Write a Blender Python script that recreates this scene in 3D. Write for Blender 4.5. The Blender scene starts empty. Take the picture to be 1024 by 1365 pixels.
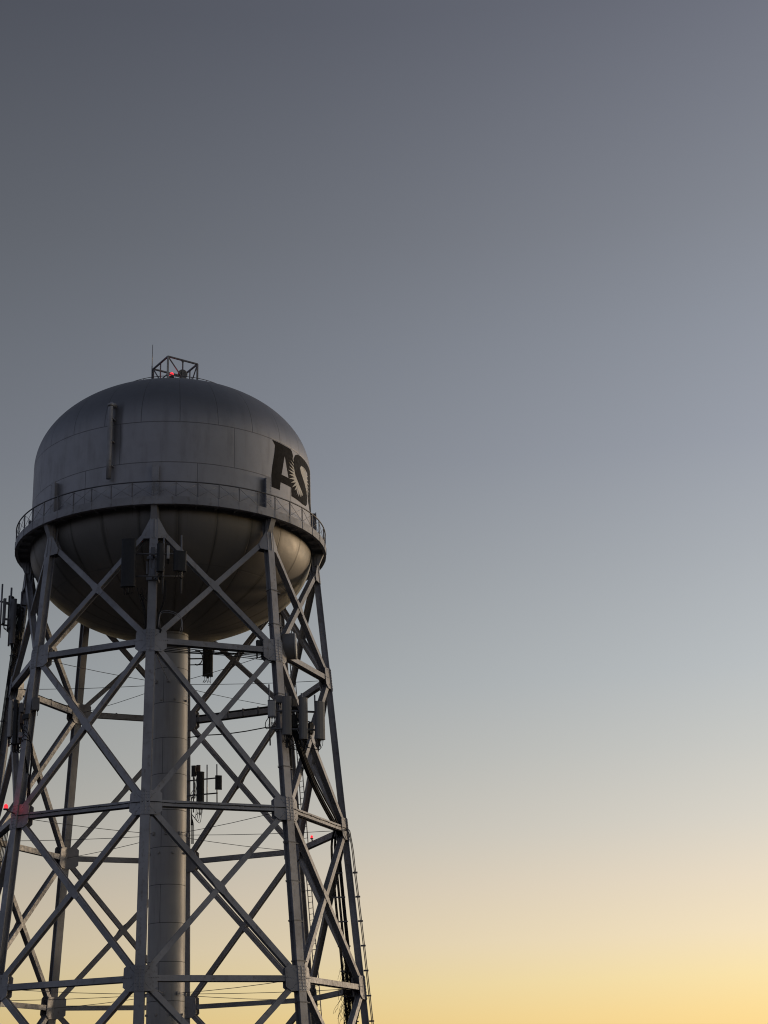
import bpy, bmesh, math, random
from mathutils import Vector, Matrix
random.seed(7)
C = bpy.context.scene
COL = C.collection
PI = math.pi
V = Vector
rad = math.radians

# ------------------------------------------------------------------ camera
CAM_POS = V((0.0, -80.0, 1.70))
PITCH, YAW, ROLL = 0.362351, 0.140290, -0.0344655
cam = bpy.data.cameras.new('camera')
cam.sensor_fit = 'HORIZONTAL'; cam.sensor_width = 36.0
cam.lens = 2132.25 / 1024 * 36.0
cam.clip_start = 0.1; cam.clip_end = 20000
co = bpy.data.objects.new('camera', cam); COL.objects.link(co)
fw = V((math.sin(YAW) * math.cos(PITCH), math.cos(YAW) * math.cos(PITCH), math.sin(PITCH)))
rt = V((math.cos(YAW), -math.sin(YAW), 0)); up = rt.cross(fw)
r2 = rt * math.cos(ROLL) + up * math.sin(ROLL); u2 = -rt * math.sin(ROLL) + up * math.cos(ROLL)
M = Matrix((r2, u2, -fw)).transposed().to_4x4(); M.translation = CAM_POS
co.matrix_world = M
C.camera = co

# ------------------------------------------------------------------ light: dusk sky and the last warm sun from the right
SUN_AZ = rad(65)          # from +Y towards +X
SUN_EL = rad(3.0)
SUN_STRENGTH = 0.95
SUN_COL = (1.0, 0.76, 0.50)
sdir = V((math.sin(SUN_AZ) * math.cos(SUN_EL), math.cos(SUN_AZ) * math.cos(SUN_EL), math.sin(SUN_EL)))
sl = bpy.data.lights.new('sun', 'SUN'); sl.energy = SUN_STRENGTH; sl.angle = rad(10); sl.color = SUN_COL
so = bpy.data.objects.new('sun', sl); COL.objects.link(so)
so.rotation_euler = sdir.to_track_quat('Z', 'Y').to_euler()
so.location = (60, 20, 60)

def lin(c):
    return tuple((x / 255 / 12.92) if x <= 10 else (((x / 255) + 0.055) / 1.055) ** 2.4 for x in c)

w = bpy.data.worlds.new('World'); C.world = w; w.use_nodes = True
nt = w.node_tree; nt.nodes.clear(); L = nt.links
def N(t, **k):
    n = nt.nodes.new(t)
    for a, b in k.items(): setattr(n, a, b)
    return n
def mth(op, a, b=None):
    n = N('ShaderNodeMath', operation=op)
    for i, x in enumerate((a, b)):
        if x is None: continue
        if isinstance(x, (int, float)): n.inputs[i].default_value = x
        else: L.new(x, n.inputs[i])
    return n.outputs[0]
tc = N('ShaderNodeTexCoord')
nrm = N('ShaderNodeVectorMath', operation='NORMALIZE'); L.new(tc.outputs['Generated'], nrm.inputs[0])
sep = N('ShaderNodeSeparateXYZ'); L.new(nrm.outputs[0], sep.inputs[0])
elev = mth('DIVIDE', mth('MAXIMUM', mth('ARCSINE', sep.outputs[2]), 0.0), rad(90))
dt = N('ShaderNodeVectorMath', operation='DOT_PRODUCT'); L.new(nrm.outputs[0], dt.inputs[0])
dt.inputs[1].default_value = (math.sin(SUN_AZ), math.cos(SUN_AZ), 0)
SKY_K0, SKY_K1, SKY_FLOOR, SKY_REF = 1.15, 4.2, 0.25, 0.59
fac = mth('ADD', mth('MULTIPLY', mth('EXPONENT', mth('MULTIPLY', mth('SUBTRACT', dt.outputs['Value'], SKY_REF), mth('ADD', mth('MULTIPLY', elev, SKY_K1), SKY_K0))), 1 - SKY_FLOOR), SKY_FLOOR)
NISH = 0.02
ramp = N('ShaderNodeValToRGB')
STOPS = [  # elevation in degrees, colour of the dusk sky at that height
    (0.0, (240, 196, 118)), (2.97, (240, 210, 147)), (4.2, (237, 215, 164)), (5.56, (231, 213, 181)), (7.4, (220, 206, 186)),
    (9.36, (204, 198, 188)), (12.0, (187, 187, 184)), (14.58, (173, 177, 180)), (18.56, (158, 162, 168)),
    (22.56, (143, 147, 157)), (26.5, (131, 135, 145)), (30.47, (119, 122, 131)), (38.0, (98, 100, 111)), (55.0, (78, 81, 92)), (90.0, (62, 66, 78))]
DOTS = {30.47: .546, 26.5: .563, 38.0: .507, 55.0: .37, 90.0: 0.0}
cr = ramp.color_ramp
while len(cr.elements) > 1: cr.elements.remove(cr.elements[-1])
for i, (e, c) in enumerate(STOPS):
    el = cr.elements[0] if i == 0 else cr.elements.new(e / 90)
    el.position = e / 90
    k = SKY_FLOOR + (1 - SKY_FLOOR) * math.exp((SKY_K0 + SKY_K1 * e / 90) * (DOTS.get(e, SKY_REF) - SKY_REF))
    el.color = tuple(x / k for x in lin(c)) + (1,)
L.new(elev, ramp.inputs[0])
vs = N('ShaderNodeVectorMath', operation='SCALE'); L.new(ramp.outputs[0], vs.inputs[0]); L.new(fac, vs.inputs['Scale'])
bg1 = N('ShaderNodeBackground'); 
# away from the sunset the dusk sky turns to a dim blue-grey
anti = N('ShaderNodeValToRGB'); ca = anti.color_ramp
ANTI = [(0.0, (.085, .095, .135)), (5, (.15, .165, .225)), (11, (.20, .212, .285)), (18, (.18, .198, .272)), (30, (.105, .118, .168)), (55, (.068, .076, .108)), (90, (.048, .054, .077))]
while len(ca.elements) > 1: ca.elements.remove(ca.elements[-1])
for i, (e, c) in enumerate(ANTI):
    el = ca.elements[0] if i == 0 else ca.elements.new(e / 90)
    el.position = e / 90; el.color = c + (1,)
L.new(elev, anti.inputs[0])
mr = N('ShaderNodeMapRange', interpolation_type='SMOOTHSTEP'); L.new(dt.outputs['Value'], mr.inputs[0])
mr.inputs[1].default_value = .18; mr.inputs[2].default_value = -.35; mr.inputs[3].default_value = 0; mr.inputs[4].default_value = 1
mx = N('ShaderNodeMix', data_type='RGBA'); L.new(mr.outputs[0], mx.inputs[0]); L.new(vs.outputs[0], mx.inputs[6]); L.new(anti.outputs[0], mx.inputs[7])
L.new(mx.outputs[2], bg1.inputs[0]); bg1.inputs[1].default_value = 0.93
sky = N('ShaderNodeTexSky', sky_type='NISHITA'); sky.sun_disc = False; sky.sun_elevation = SUN_EL; sky.sun_rotation = SUN_AZ
bg2 = N('ShaderNodeBackground'); L.new(sky.outputs[0], bg2.inputs[0]); bg2.inputs[1].default_value = NISH
ad = N('ShaderNodeAddShader'); L.new(bg1.outputs[0], ad.inputs[0]); L.new(bg2.outputs[0], ad.inputs[1])
wo = N('ShaderNodeOutputWorld'); L.new(ad.outputs[0], wo.inputs[0])

C.view_settings.view_transform = 'Standard'; C.view_settings.look = 'None'
C.view_settings.exposure = 0.0; C.view_settings.gamma = 1.0; C.view_settings.use_curve_mapping = False
C.render.engine = 'CYCLES'
C.cycles.filter_width = 1.1; C.cycles.max_bounces = 6; C.cycles.use_denoising = True

# ------------------------------------------------------------------ helpers
class MB:
    """collects shapes and links them as one mesh object"""
    def __init__(s): s.bm = bmesh.new()
    def box(s, c, ax, sz, taper=1.0):
        ax = [V(a).normalized() for a in ax]; c = V(c); vs = []
        for dz in (-1, 1):
            t = taper if dz > 0 else 1
            for dx, dy in ((-1, -1), (1, -1), (1, 1), (-1, 1)):
                vs.append(s.bm.verts.new(c + ax[0] * dx * sz[0] / 2 * t + ax[1] * dy * sz[1] / 2 * t + ax[2] * dz * sz[2] / 2))
        for f in ((3, 2, 1, 0), (4, 5, 6, 7), (0, 1, 5, 4), (1, 2, 6, 5), (2, 3, 7, 6), (3, 0, 4, 7)):
            s.bm.faces.new([vs[i] for i in f])
        return s
    def bar(s, p, q, wd, dp, n, wd2=None, dp2=None):
        """box section from p to q; dp measured along n"""
        p, q = V(p), V(q); a = (q - p).normalized(); n = V(n); n = (n - a * n.dot(a)).normalized(); u = n.cross(a).normalized()
        vs = []
        for pt, ww, dd in ((p, wd, dp), (q, wd2 or wd, dp2 or dp)):
            for i, j in ((-1, -1), (1, -1), (1, 1), (-1, 1)):
                vs.append(s.bm.verts.new(pt + u * i * ww / 2 + n * j * dd / 2))
        fs = [s.bm.faces.new([vs[i] for i in f]) for f in ((3, 2, 1, 0), (4, 5, 6, 7), (0, 1, 5, 4), (1, 2, 6, 5), (2, 3, 7, 6), (3, 0, 4, 7))]
        bmesh.ops.recalc_face_normals(s.bm, faces=fs)
        return s
    def channel(s, p, q, wd, dp, n, t=0.022):
        """riveted built-up member: two flanges, a web and lacing lip"""
        p, q = V(p), V(q); a = (q - p).normalized(); n = V(n); n = (n - a * n.dot(a)).normalized(); u = n.cross(a).normalized()
        s.bar(p + n * (dp / 2 - t / 2), q + n * (dp / 2 - t / 2), wd, t, n)
        for k in (-1, 1):
            o = u * k * (wd / 2 - t / 2) - n * t / 2
            s.bar(p + o, q + o, t, dp - t, n)
        return s
    def ibar(s, p, q, wd, dp, n, wd2=None, dp2=None, core=.4, t=.035):
        """built-up member: two cover plates and a recessed core between them"""
        p, q = V(p), V(q); a = (q - p).normalized(); n = V(n); n = (n - a * n.dot(a)).normalized(); wd2 = wd2 or wd; dp2 = dp2 or dp
        for k in (-1, 1):
            s.bar(p + n * k * (dp / 2 - t / 2), q + n * k * (dp2 / 2 - t / 2), wd, t, n, wd2, t)
        s.bar(p, q, wd * core, dp - t, n, wd2 * core, dp2 - t)
        return s
    def tube(s, pts, r, seg=8, cap=True):
        pts = [V(p) for p in pts]; rings = []; nrm = None
        for i, p in enumerate(pts):
            t = ((pts[min(i + 1, len(pts) - 1)] - pts[max(i - 1, 0)])).normalized()
            if nrm is None:
                nrm = t.orthogonal().normalized()
            nrm = (nrm - t * nrm.dot(t)); nrm = nrm.normalized() if nrm.length > 1e-6 else t.orthogonal().normalized()
            b = t.cross(nrm); rr = r[i] if isinstance(r, (list, tuple)) else r
            rings.append([s.bm.verts.new(p + (nrm * math.cos(2 * PI * k / seg) + b * math.sin(2 * PI * k / seg)) * rr) for k in range(seg)])
        for a, b in zip(rings, rings[1:]):
            for k in range(seg):
                f = s.bm.faces.new((a[k], a[(k + 1) % seg], b[(k + 1) % seg], b[k])); f.smooth = True
        if cap:
            s.bm.faces.new(rings[0][::-1]); s.bm.faces.new(rings[-1])
        return s
    def ring(s, R, z, r, seg=128, k=6):
        rows = []
        for i in range(seg):
            a = 2 * PI * i / seg; c = V((math.sin(a), -math.cos(a), 0))
            rows.append([s.bm.verts.new(c * (R + r * math.cos(2 * PI * j / k)) + V((0, 0, z + r * math.sin(2 * PI * j / k)))) for j in range(k)])
        for i in range(seg):
            for j in range(k):
                f = s.bm.faces.new((rows[i][j], rows[(i + 1) % seg][j], rows[(i + 1) % seg][(j + 1) % k], rows[i][(j + 1) % k])); f.smooth = True
        return s
    def lathe(s, prof, seg=128, center=(0, 0, 0), axis=(0, 0, 1), smooth=True, closed=False):
        c = V(center); ax = V(axis).normalized(); e1 = V((0, -1, 0)) if abs(ax.z) > .9 else ax.orthogonal().normalized(); e1 = (e1 - ax * e1.dot(ax)).normalized(); e2 = ax.cross(e1)
        rows = []
        for r, z in prof:
            if r < 1e-6: rows.append([s.bm.verts.new(c + ax * z)])
            else: rows.append([s.bm.verts.new(c + ax * z + (e1 * math.cos(2 * PI * k / seg) + e2 * math.sin(2 * PI * k / seg)) * r) for k in range(seg)])
        pairs = list(zip(rows, rows[1:]))
        if closed: pairs.append((rows[-1], rows[0]))
        for a, b in pairs:
            for k in range(seg):
                k2 = (k + 1) % seg
                if len(a) == 1 and len(b) == 1: continue
                if len(a) == 1: f = s.bm.faces.new((a[0], b[k2], b[k]))
                elif len(b) == 1: f = s.bm.faces.new((a[k], a[k2], b[0]))
                else: f = s.bm.faces.new((a[k], a[k2], b[k2], b[k]))
                f.smooth = smooth
        return s
    def plate(s, poly, o, u, v, n, th, off=0.0):
        o, u, v, n = V(o), V(u).normalized(), V(v).normalized(), V(n).normalized()
        a = [s.bm.verts.new(o + u * x + v * y + n * (off - th / 2)) for x, y in poly]
        b = [s.bm.verts.new(o + u * x + v * y + n * (off + th / 2)) for x, y in poly]
        fs = [s.bm.faces.new(a[::-1]), s.bm.faces.new(b)]
        for i in range(len(poly)):
            j = (i + 1) % len(poly); fs.append(s.bm.faces.new((a[i], a[j], b[j], b[i])))
        bmesh.ops.recalc_face_normals(s.bm, faces=fs)
        return s
    def rivet(s, p, n, r=0.022, h=0.016):
        p, n = V(p), V(n).normalized(); u = n.orthogonal().normalized(); v = n.cross(u)
        a = [s.bm.verts.new(p + (u * math.cos(k * PI / 3) + v * math.sin(k * PI / 3)) * r) for k in range(6)]
        b = [s.bm.verts.new(p + (u * math.cos(k * PI / 3) + v * math.sin(k * PI / 3)) * r * .6 + n * h) for k in range(6)]
        s.bm.faces.new(b)
        for k in range(6): s.bm.faces.new((a[k], a[(k + 1) % 6], b[(k + 1) % 6], b[k]))
        return s
    def build(s, name, mat, parent=None, bevel=0.0):
        org = V((0, 0, 0)); p = parent
        while p is not None: org += p.location; p = p.parent
        if org.length > 0: bmesh.ops.translate(s.bm, verts=s.bm.verts, vec=-org)
        if bevel:
            bmesh.ops.bevel(s.bm, geom=[e for e in s.bm.edges if len(e.link_faces) == 2 and e.calc_face_angle(0) > .6], offset=bevel, segments=2, affect='EDGES', profile=.5)
        me = bpy.data.meshes.new(name); s.bm.to_mesh(me); s.bm.free()
        me.materials.append(mat)
        o = bpy.data.objects.new(name, me); COL.objects.link(o)
        if parent is not None: o.parent = parent
        return o
def thing(name, loc, label, cat, group=None):
    o = bpy.data.objects.new(name, None); COL.objects.link(o); o.location = V(loc); o.empty_display_size = .3
    return tag(o, label, cat, group)
def tag(o, label, cat, group=None):
    o['label'] = label; o['category'] = cat
    if group: o['group'] = group
    return o

# ------------------------------------------------------------------ materials
def newmat(name):
    m = bpy.data.materials.new(name); m.use_nodes = True
    t = m.node_tree; b = t.nodes['Principled BSDF']
    return m, t, b
class G:
    """small node-graph writer"""
    def __init__(s, t): s.t = t
    def n(s, ty, **k):
        x = s.t.nodes.new(ty)
        for a, b in k.items(): setattr(x, a, b)
        return x
    def m(s, op, *a, clamp=False):
        x = s.n('ShaderNodeMath', operation=op); x.use_clamp = clamp
        for i, v in enumerate(a):
            if isinstance(v, (int, float)): x.inputs[i].default_value = v
            else: s.t.links.new(v, x.inputs[i])
        return x.outputs[0]
    def ss(s, v, a, b, lo=0.0, hi=1.0):
        x = s.n('ShaderNodeMapRange', interpolation_type='SMOOTHSTEP'); s.t.links.new(v, x.inputs[0])
        for i, q in zip((1, 2, 3, 4), (a, b, lo, hi)): x.inputs[i].default_value = q
        return x.outputs[0]
    def noise(s, vec, scale, detail=4, rough=.55):
        x = s.n('ShaderNodeTexNoise'); s.t.links.new(vec, x.inputs['Vector']); x.inputs['Scale'].default_value = scale
        x.inputs['Detail'].default_value = detail; x.inputs['Roughness'].default_value = rough
        return x.outputs['Fac']
    def mix(s, f, a, b, blend='MIX'):
        x = s.n('ShaderNodeMix', data_type='RGBA', blend_type=blend)
        for i, v in ((0, f), (6, a), (7, b)):
            if isinstance(v, (int, float)): x.inputs[i].default_value = v
            elif isinstance(v, tuple): x.inputs[i].default_value = v + (1,) if len(v) == 3 else v
            else: s.t.links.new(v, x.inputs[i])
        return x.outputs[2]
    def xyz(s, vec):
        x = s.n('ShaderNodeSeparateXYZ'); s.t.links.new(vec, x.inputs[0]); return x.outputs
    def comb(s, a, b, c):
        x = s.n('ShaderNodeCombineXYZ')
        for i, v in enumerate((a, b, c)):
            if isinstance(v, (int, float)): x.inputs[i].default_value = v
            else: s.t.links.new(v, x.inputs[i])
        return x.outputs[0]
    def bump(s, h, b, strength, dist):
        x = s.n('ShaderNodeBump'); x.inputs['Strength'].default_value = strength; x.inputs['Distance'].default_value = dist
        s.t.links.new(h, x.inputs['Height']); s.t.links.new(x.outputs[0], b.inputs['Normal'])
def paint(name, base, rough=.5, metal=0.0, var=.18, dirt=(.16, .13, .10), dirt_amt=.35, scale=1.0, bump=.15):
    m, t, b = newmat(name); g = G(t); o = g.n('ShaderNodeTexCoord').outputs['Object']
    n1 = g.noise(o, .55 * scale, 5); n2 = g.noise(o, 6 * scale, 4); n3 = g.noise(o, 40 * scale, 2)
    x, y, z = g.xyz(o); st = g.noise(g.comb(g.m('MULTIPLY', x, 5.0), g.m('MULTIPLY', y, 5.0), g.m('MULTIPLY', z, .5)), 1.0 * scale, 4)
    lo = tuple(c * (1 - var) for c in base); hi = tuple(min(1, c * (1 + var)) for c in base)
    c1 = g.mix(g.ss(n1, .3, .7), lo, hi)
    c2 = g.mix(g.m('MULTIPLY', g.ss(g.m('MULTIPLY', st, n2), .27, .45), dirt_amt), c1, dirt)
    t.links.new(c2, b.inputs['Base Color'])
    t.links.new(g.ss(n2, .2, .8, rough - .08, rough + .12), b.inputs['Roughness']); b.inputs['Metallic'].default_value = metal
    if bump: g.bump(n3, b, bump, .01)
    return m
STEEL = paint('silver_painted_steel', (.335, .335, .35), .50, .2, var=.22, dirt_amt=.5)
STEEL2 = paint('silver_painted_balcony_steel', (.33, .33, .345), .52, .2, dirt_amt=.45)
RAILM = paint('weathered_rail_steel', (.20, .20, .21), .55, .2)
DARKSTEEL = paint('dark_galvanised_steel', (.16, .16, .17), .5, .4)
PIPE_GALV = paint('galvanised_pipe', (.30, .30, .31), .45, .5)
RADOME = paint('grey_radome', (.17, .17, .175), .5, 0, var=.08, dirt_amt=.15, bump=.05)
RADOME_D = paint('dark_grey_radome', (.026, .028, .032), .65, 0, var=.08, dirt_amt=.1, bump=.05)
RADOME_B = paint('brown_radome', (.13, .085, .06), .55, 0, var=.1, dirt_amt=.1, bump=.05)
WHITEBOX = paint('pale_grey_enclosure', (.42, .42, .41), .45, 0, var=.07, dirt_amt=.2, bump=.05)
CABLE = paint('black_cable_jacket', (.016, .016, .018), .8, 0, var=.2, dirt_amt=.2, bump=0)
RODM = paint('steel_rod', (.14, .14, .145), .5, .4)
TWIG = paint('dry_twigs', (.035, .028, .02), .8, 0)
CONC = paint('concrete', (.30, .29, .27), .85, 0, scale=2)
LETTER = paint('dark_letter_paint', (.012, .011, .012), .7, 0, var=.25, dirt=(.03, .028, .026), dirt_amt=.3)
LETTER.node_tree.nodes['Principled BSDF'].inputs['Specular IOR Level'].default_value = .12
BURST = paint('pale_sunburst_paint', (.56, .535, .48), .5, .1, var=.1, dirt_amt=.2)
LAMPGLASS, _t, _b = newmat('red_lamp_glass')
_b.inputs['Base Color'].default_value = (.6, .02, .03, 1); _b.inputs['Roughness'].default_value = .2
_b.inputs['Emission Color'].default_value = (1.0, .03, .045, 1); _b.inputs['Emission Strength'].default_value = 1.3

R, ZT, HT, ZB, HB = 7.308, 34.139, 4.714, 29.648, 4.368
def tank_mat():
    m, t, b = newmat('silver_tank_paint'); g = G(t); o = g.n('ShaderNodeTexCoord').outputs['Object']
    x, y, z = g.xyz(o)
    az = g.m('ARCTAN2', x, g.m('MULTIPLY', y, -1.0))              # 0 facing -Y
    u = g.m('DIVIDE', az, 2 * PI)
    cyl = g.m('MULTIPLY', g.ss(z, ZB - .02, ZB + .02), g.ss(z, ZT + .02, ZT - .02))
    low = g.ss(z, ZB + .02, ZB - .02); top = g.ss(z, ZT - .02, ZT + .02)
    def vline(n, off, wdt):
        f = g.m('FRACT', g.m('ADD', g.m('MULTIPLY', u, n), off)); d = g.m('ABSOLUTE', g.m('SUBTRACT', f, .5))
        return d, g.ss(d, wdt * n / (2 * PI * R) * .5, wdt * n / (2 * PI * R))
    def hline(z0, wdt=.028):
        return g.ss(g.m('ABSOLUTE', g.m('SUBTRACT', z, z0)), wdt * .5, wdt)
    def gate(line, mask): return g.m('SUBTRACT', 1.0, g.m('MULTIPLY', g.m('SUBTRACT', 1.0, line), mask))
    upc = g.m('MULTIPLY', cyl, g.ss(z, 31.97, 31.99)); loc = g.m('MULTIPLY', cyl, g.ss(z, 31.99, 31.97))
    d1, v1 = vline(8, -.03, .028); d2, v2 = vline(8, .30, .028); d3, v3 = vline(24, .36, .03); d4, v4 = vline(24, .36, .04)
    seams = g.m('MINIMUM', g.m('MINIMUM', hline(ZT), hline(31.98)), g.m('MINIMUM', gate(v1, upc), gate(v2, loc)))
    seams = g.m('MINIMUM', seams, g.m('MINIMUM', gate(v3, top), gate(v4, low)))
    seams = g.m('MINIMUM', seams, g.m('MAXIMUM', hline(27.2), .6))
    base = (.37, .37, .385)
    # broad patches, fine mottling and vertical run-off streaks
    sv = g.comb(g.m('MULTIPLY', g.m('SINE', az), 9.0), g.m('MULTIPLY', g.m('COSINE', az), 9.0), g.m('MULTIPLY', z, .22))
    streak = g.noise(sv, 1.6, 5, .6); n1 = g.noise(o, .28, 5); n2 = g.noise(o, 3.0, 5); n3 = g.noise(o, 22.0, 3)
    c = g.mix(g.ss(n1, .3, .7), (.355, .352, .37), (.405, .40, .415))
    c = g.mix(g.m('MULTIPLY', g.ss(streak, .45, .75), .38), c, (.20, .19, .18))
    c = g.mix(g.m('MULTIPLY', g.ss(n2, .5, .8), .14), c, (.25, .245, .24))
    # dome: darker tone, deepening towards the top plates
    topd = g.m('MULTIPLY', g.ss(g.m('ADD', z, g.m('MULTIPLY', n1, 1.5)), ZT + .4, ZT + 2.6), .85)
    c = g.mix(topd, c, (.16, .168, .185))
    # bowl: brown film, underside shade mixed into its colour, dark run-off along plate seams
    c = g.mix(g.m('MULTIPLY', low, .80), c, (.195, .182, .164))
    pl = g.n('ShaderNodeTexWhiteNoise', noise_dimensions='1D'); t.links.new(g.m('FLOOR', g.m('ADD', g.m('MULTIPLY', u, 24.0), .36)), pl.inputs['W'])
    rw = g.m('ADD', .07, g.m('MULTIPLY', pl.outputs['Value'], .12))
    n4 = g.noise(g.comb(g.m('MULTIPLY', az, 1.0), 3.3, g.m('MULTIPLY', z, .35)), 2.2, 4)
    dd = g.m('DIVIDE', g.m('ADD', d4, g.m('MULTIPLY', g.m('SUBTRACT', streak, .5), .10)), rw)
    run = g.m('MULTIPLY', g.m('MULTIPLY', g.ss(dd, 1.0, .0), low), g.ss(n4, .15, .55))
    c = g.mix(g.m('MULTIPLY', run, .6), c, (.09, .078, .062))
    thin = g.noise(g.comb(g.m('MULTIPLY', g.m('SINE', az), 34.0), g.m('MULTIPLY', g.m('COSINE', az), 34.0), g.m('MULTIPLY', z, .5)), 1.3, 3)
    fromtop = g.ss(g.m('ADD', z, g.m('MULTIPLY', n4, 3.0)), 29.4, 31.2)
    c = g.mix(g.m('MULTIPLY', g.m('MULTIPLY', g.ss(thin, .60, .74), low), g.m('MULTIPLY', fromtop, .55)), c, (.10, .08, .06))
    # stain beside the overflow pipe
    azd = g.m('MULTIPLY', az, 180 / PI)
    azn = g.m('ADD', azd, g.m('MULTIPLY', g.m('SUBTRACT', streak, .5), 3.0))
    st = g.m('MULTIPLY', g.m('MULTIPLY', g.ss(azn, -24.6, -23.4), g.ss(azn, -19.6, -21.4)), g.m('MULTIPLY', g.ss(z, 31.6, 33.2), g.ss(z, 35.6, 35.0)))
    c = g.mix(g.m('MULTIPLY', st, .72), c, (.085, .08, .08))
    c = g.mix(g.m('MULTIPLY', g.m('SUBTRACT', 1.0, seams), .62), c, (.10, .10, .10))
    t.links.new(c, b.inputs['Base Color'])
    t.links.new(g.m('ADD', .42, g.m('MULTIPLY', topd, .06)), b.inputs['Metallic'])
    t.links.new(g.m('SUBTRACT', g.m('ADD', g.ss(n2, .2, .8, .44, .53), g.m('MULTIPLY', low, .03)), g.m('MULTIPLY', topd, .08)), b.inputs['Roughness'])
    h = g.m('ADD', g.m('MULTIPLY', seams, 1.0), g.m('ADD', g.m('MULTIPLY', n3, .25), g.m('MULTIPLY', n1, .8)))
    g.bump(h, b, .35, .03)
    return m
TANK = tank_mat()
def riser_mat():
    m, t, b = newmat('silver_riser_paint'); g = G(t); o = g.n('ShaderNodeTexCoord').outputs['Object']
    x, y, z = g.xyz(o); az = g.m('ARCTAN2', x, g.m('MULTIPLY', y, -1.0))
    k = g.m('DIVIDE', z, 1.80); f = g.m('FRACT', k); fl = g.m('FLOOR', k)
    hl = g.ss(g.m('ABSOLUTE', g.m('SUBTRACT', f, .5)), .488, .496, 1, 0)
    par = g.m('MODULO', fl, 2.0)
    vd = g.m('ABSOLUTE', g.m('SUBTRACT', az, g.m('ADD', -.38, g.m('MULTIPLY', par, 2.1))))
    vl = g.ss(vd, .008, .018)
    s_ = g.m('MINIMUM', hl, vl)
    n1 = g.noise(o, .5, 5); sv = g.comb(g.m('MULTIPLY', x, 5.0), g.m('MULTIPLY', y, 5.0), g.m('MULTIPLY', z, .35)); st = g.noise(sv, 1.3, 5); n3 = g.noise(o, 25, 3)
    c = g.mix(g.ss(n1, .3, .7), (.33, .325, .325), (.40, .395, .39))
    c = g.mix(g.m('MULTIPLY', g.ss(st, .48, .75), .4), c, (.21, .19, .17))
    c = g.mix(g.m('SUBTRACT', 1.0, s_), c, (.09, .09, .09))
    t.links.new(c, b.inputs['Base Color']); b.inputs['Roughness'].default_value = .5; b.inputs['Metallic'].default_value = .2
    g.bump(g.m('ADD', s_, g.m('MULTIPLY', n3, .2)), b, .3, .02)
    return m
RISER = riser_mat()
def ground_mat():
    m, t, b = newmat('dry_ground'); g = G(t); o = g.n('ShaderNodeTexCoord').outputs['Object']
    n1 = g.noise(o, .03, 6); n2 = g.noise(o, .6, 6); n3 = g.noise(o, 14, 4)
    c = g.mix(g.ss(n1, .35, .65), (.028, .026, .023), (.021, .020, .017)); c = g.mix(g.m('MULTIPLY', g.ss(n2, .4, .7), .5), c, (.040, .037, .033))
    t.links.new(c, b.inputs['Base Color']); b.inputs['Roughness'].default_value = .95; g.bump(n3, b, .5, .05)
    return m

# ------------------------------------------------------------------ ground
gb = MB(); gb.lathe([(0, 0), (6, 0), (30, 0), (150, 0), (900, 0), (6000, 0)], 96, smooth=False)
for v in gb.bm.verts: pass
bmesh.ops.reverse_faces(gb.bm, faces=[f for f in gb.bm.faces if f.normal.z < 0])
go = gb.build('ground', ground_mat()); go['kind'] = 'structure'

# ------------------------------------------------------------------ water tower
tower = thing('water_tower', (0, 0, 0), 'tall silver water tower on eight braced steel legs with dark painted letters on its tank', 'water tower')
PH0 = rad(-6.6214)
LV = [28.58, 22.709, 15.072, 7.548, 0.35]
def legR(h): return 8.0216 - .08705 * (h - 22.709)
def azv(a): return V((math.sin(a), -math.cos(a), 0))
def azt(a): return V((math.cos(a), math.sin(a), 0))
def leg(i, h, out=0.0, side=0.0):
    """a point on the axis of a leg at height h, pushed outward / sideways"""
    a = PH0 + rad(45 * i)
    p = azv(a) * (legR(h) + out) + azt(a) * side
    return V((p.x, p.y, h))

# tank shell
tb = MB(); prof = []
n = 40
for k in range(n + 1):
    a = PI / 2 * k / n; prof.append((R * math.sin(a), ZB - HB * math.cos(a)))
prof += [(R, 30.6), (R, 31.6), (R, 32.6), (R, 33.4)]
for k in range(n + 1):
    a = PI / 2 * k / n; prof.append((R * math.cos(a), ZT + HT * math.sin(a)))
prof[0] = (0, prof[0][1]); prof[-1] = (0, prof[-1][1])
tb.lathe(prof, 192)
tank = tb.build('tank', TANK, tower)

# leg top stubs riveted to the tank wall above the balcony
for i in range(8):
    a = PH0 + rad(45 * i); s = MB()
    s.ibar(azv(a) * (R + .10) + V((0, 0, 29.85)), azv(a) * (R + .10) + V((0, 0, 31.85)), .34, .36, azv(a), core=.12)
    for zz in [29.95 + .16 * q for q in range(12)]:
        for sx in (-.13, .13): s.rivet(azv(a) * (R + .28) + azt(a) * sx + V((0, 0, zz)), azv(a))
    s.build('stiffener', STEEL, tank)
# overflow pipe on the front of the tank
a = rad(-24.5); s = MB()
s.tube([azv(a) * (R + .26) + V((0, 0, z)) for z in (31.2, 32.5, 33.8, 34.9)] + [azv(a) * (R + .25) + V((0, 0, 35.05)), azv(a) * (R + .14) + V((0, 0, 35.22)), azv(a) * (R - .25) + V((0, 0, 35.27))], .125, 14)
s.lathe([(.0, 35.06), (.15, 35.06), (.15, 35.18), (0, 35.24)], 14, center=azv(a) * (R + .26))
for zz in (31.9, 33.2, 34.4): s.bar(azv(a) * (R - .02) + V((0, 0, zz)), azv(a) * (R + .3) + V((0, 0, zz)), .30, .05, (0, 0, 1))
s.build('overflow_pipe', STEEL, tank)
# low guard rail round the crown of the dome
s = MB(); rr = 3.3; zr = ZT + HT * math.sqrt(1 - (rr / R) ** 2)
s.ring(rr, zr + .20, .018, 96, 6)
for k in range(24):
    a = 2 * PI * k / 24; s.tube([azv(a) * rr + V((0, 0, zr - .05)), azv(a) * rr + V((0, 0, zr + .20))], .014, 6)
s.build('crown_rail', DARKSTEEL, tank)
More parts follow.
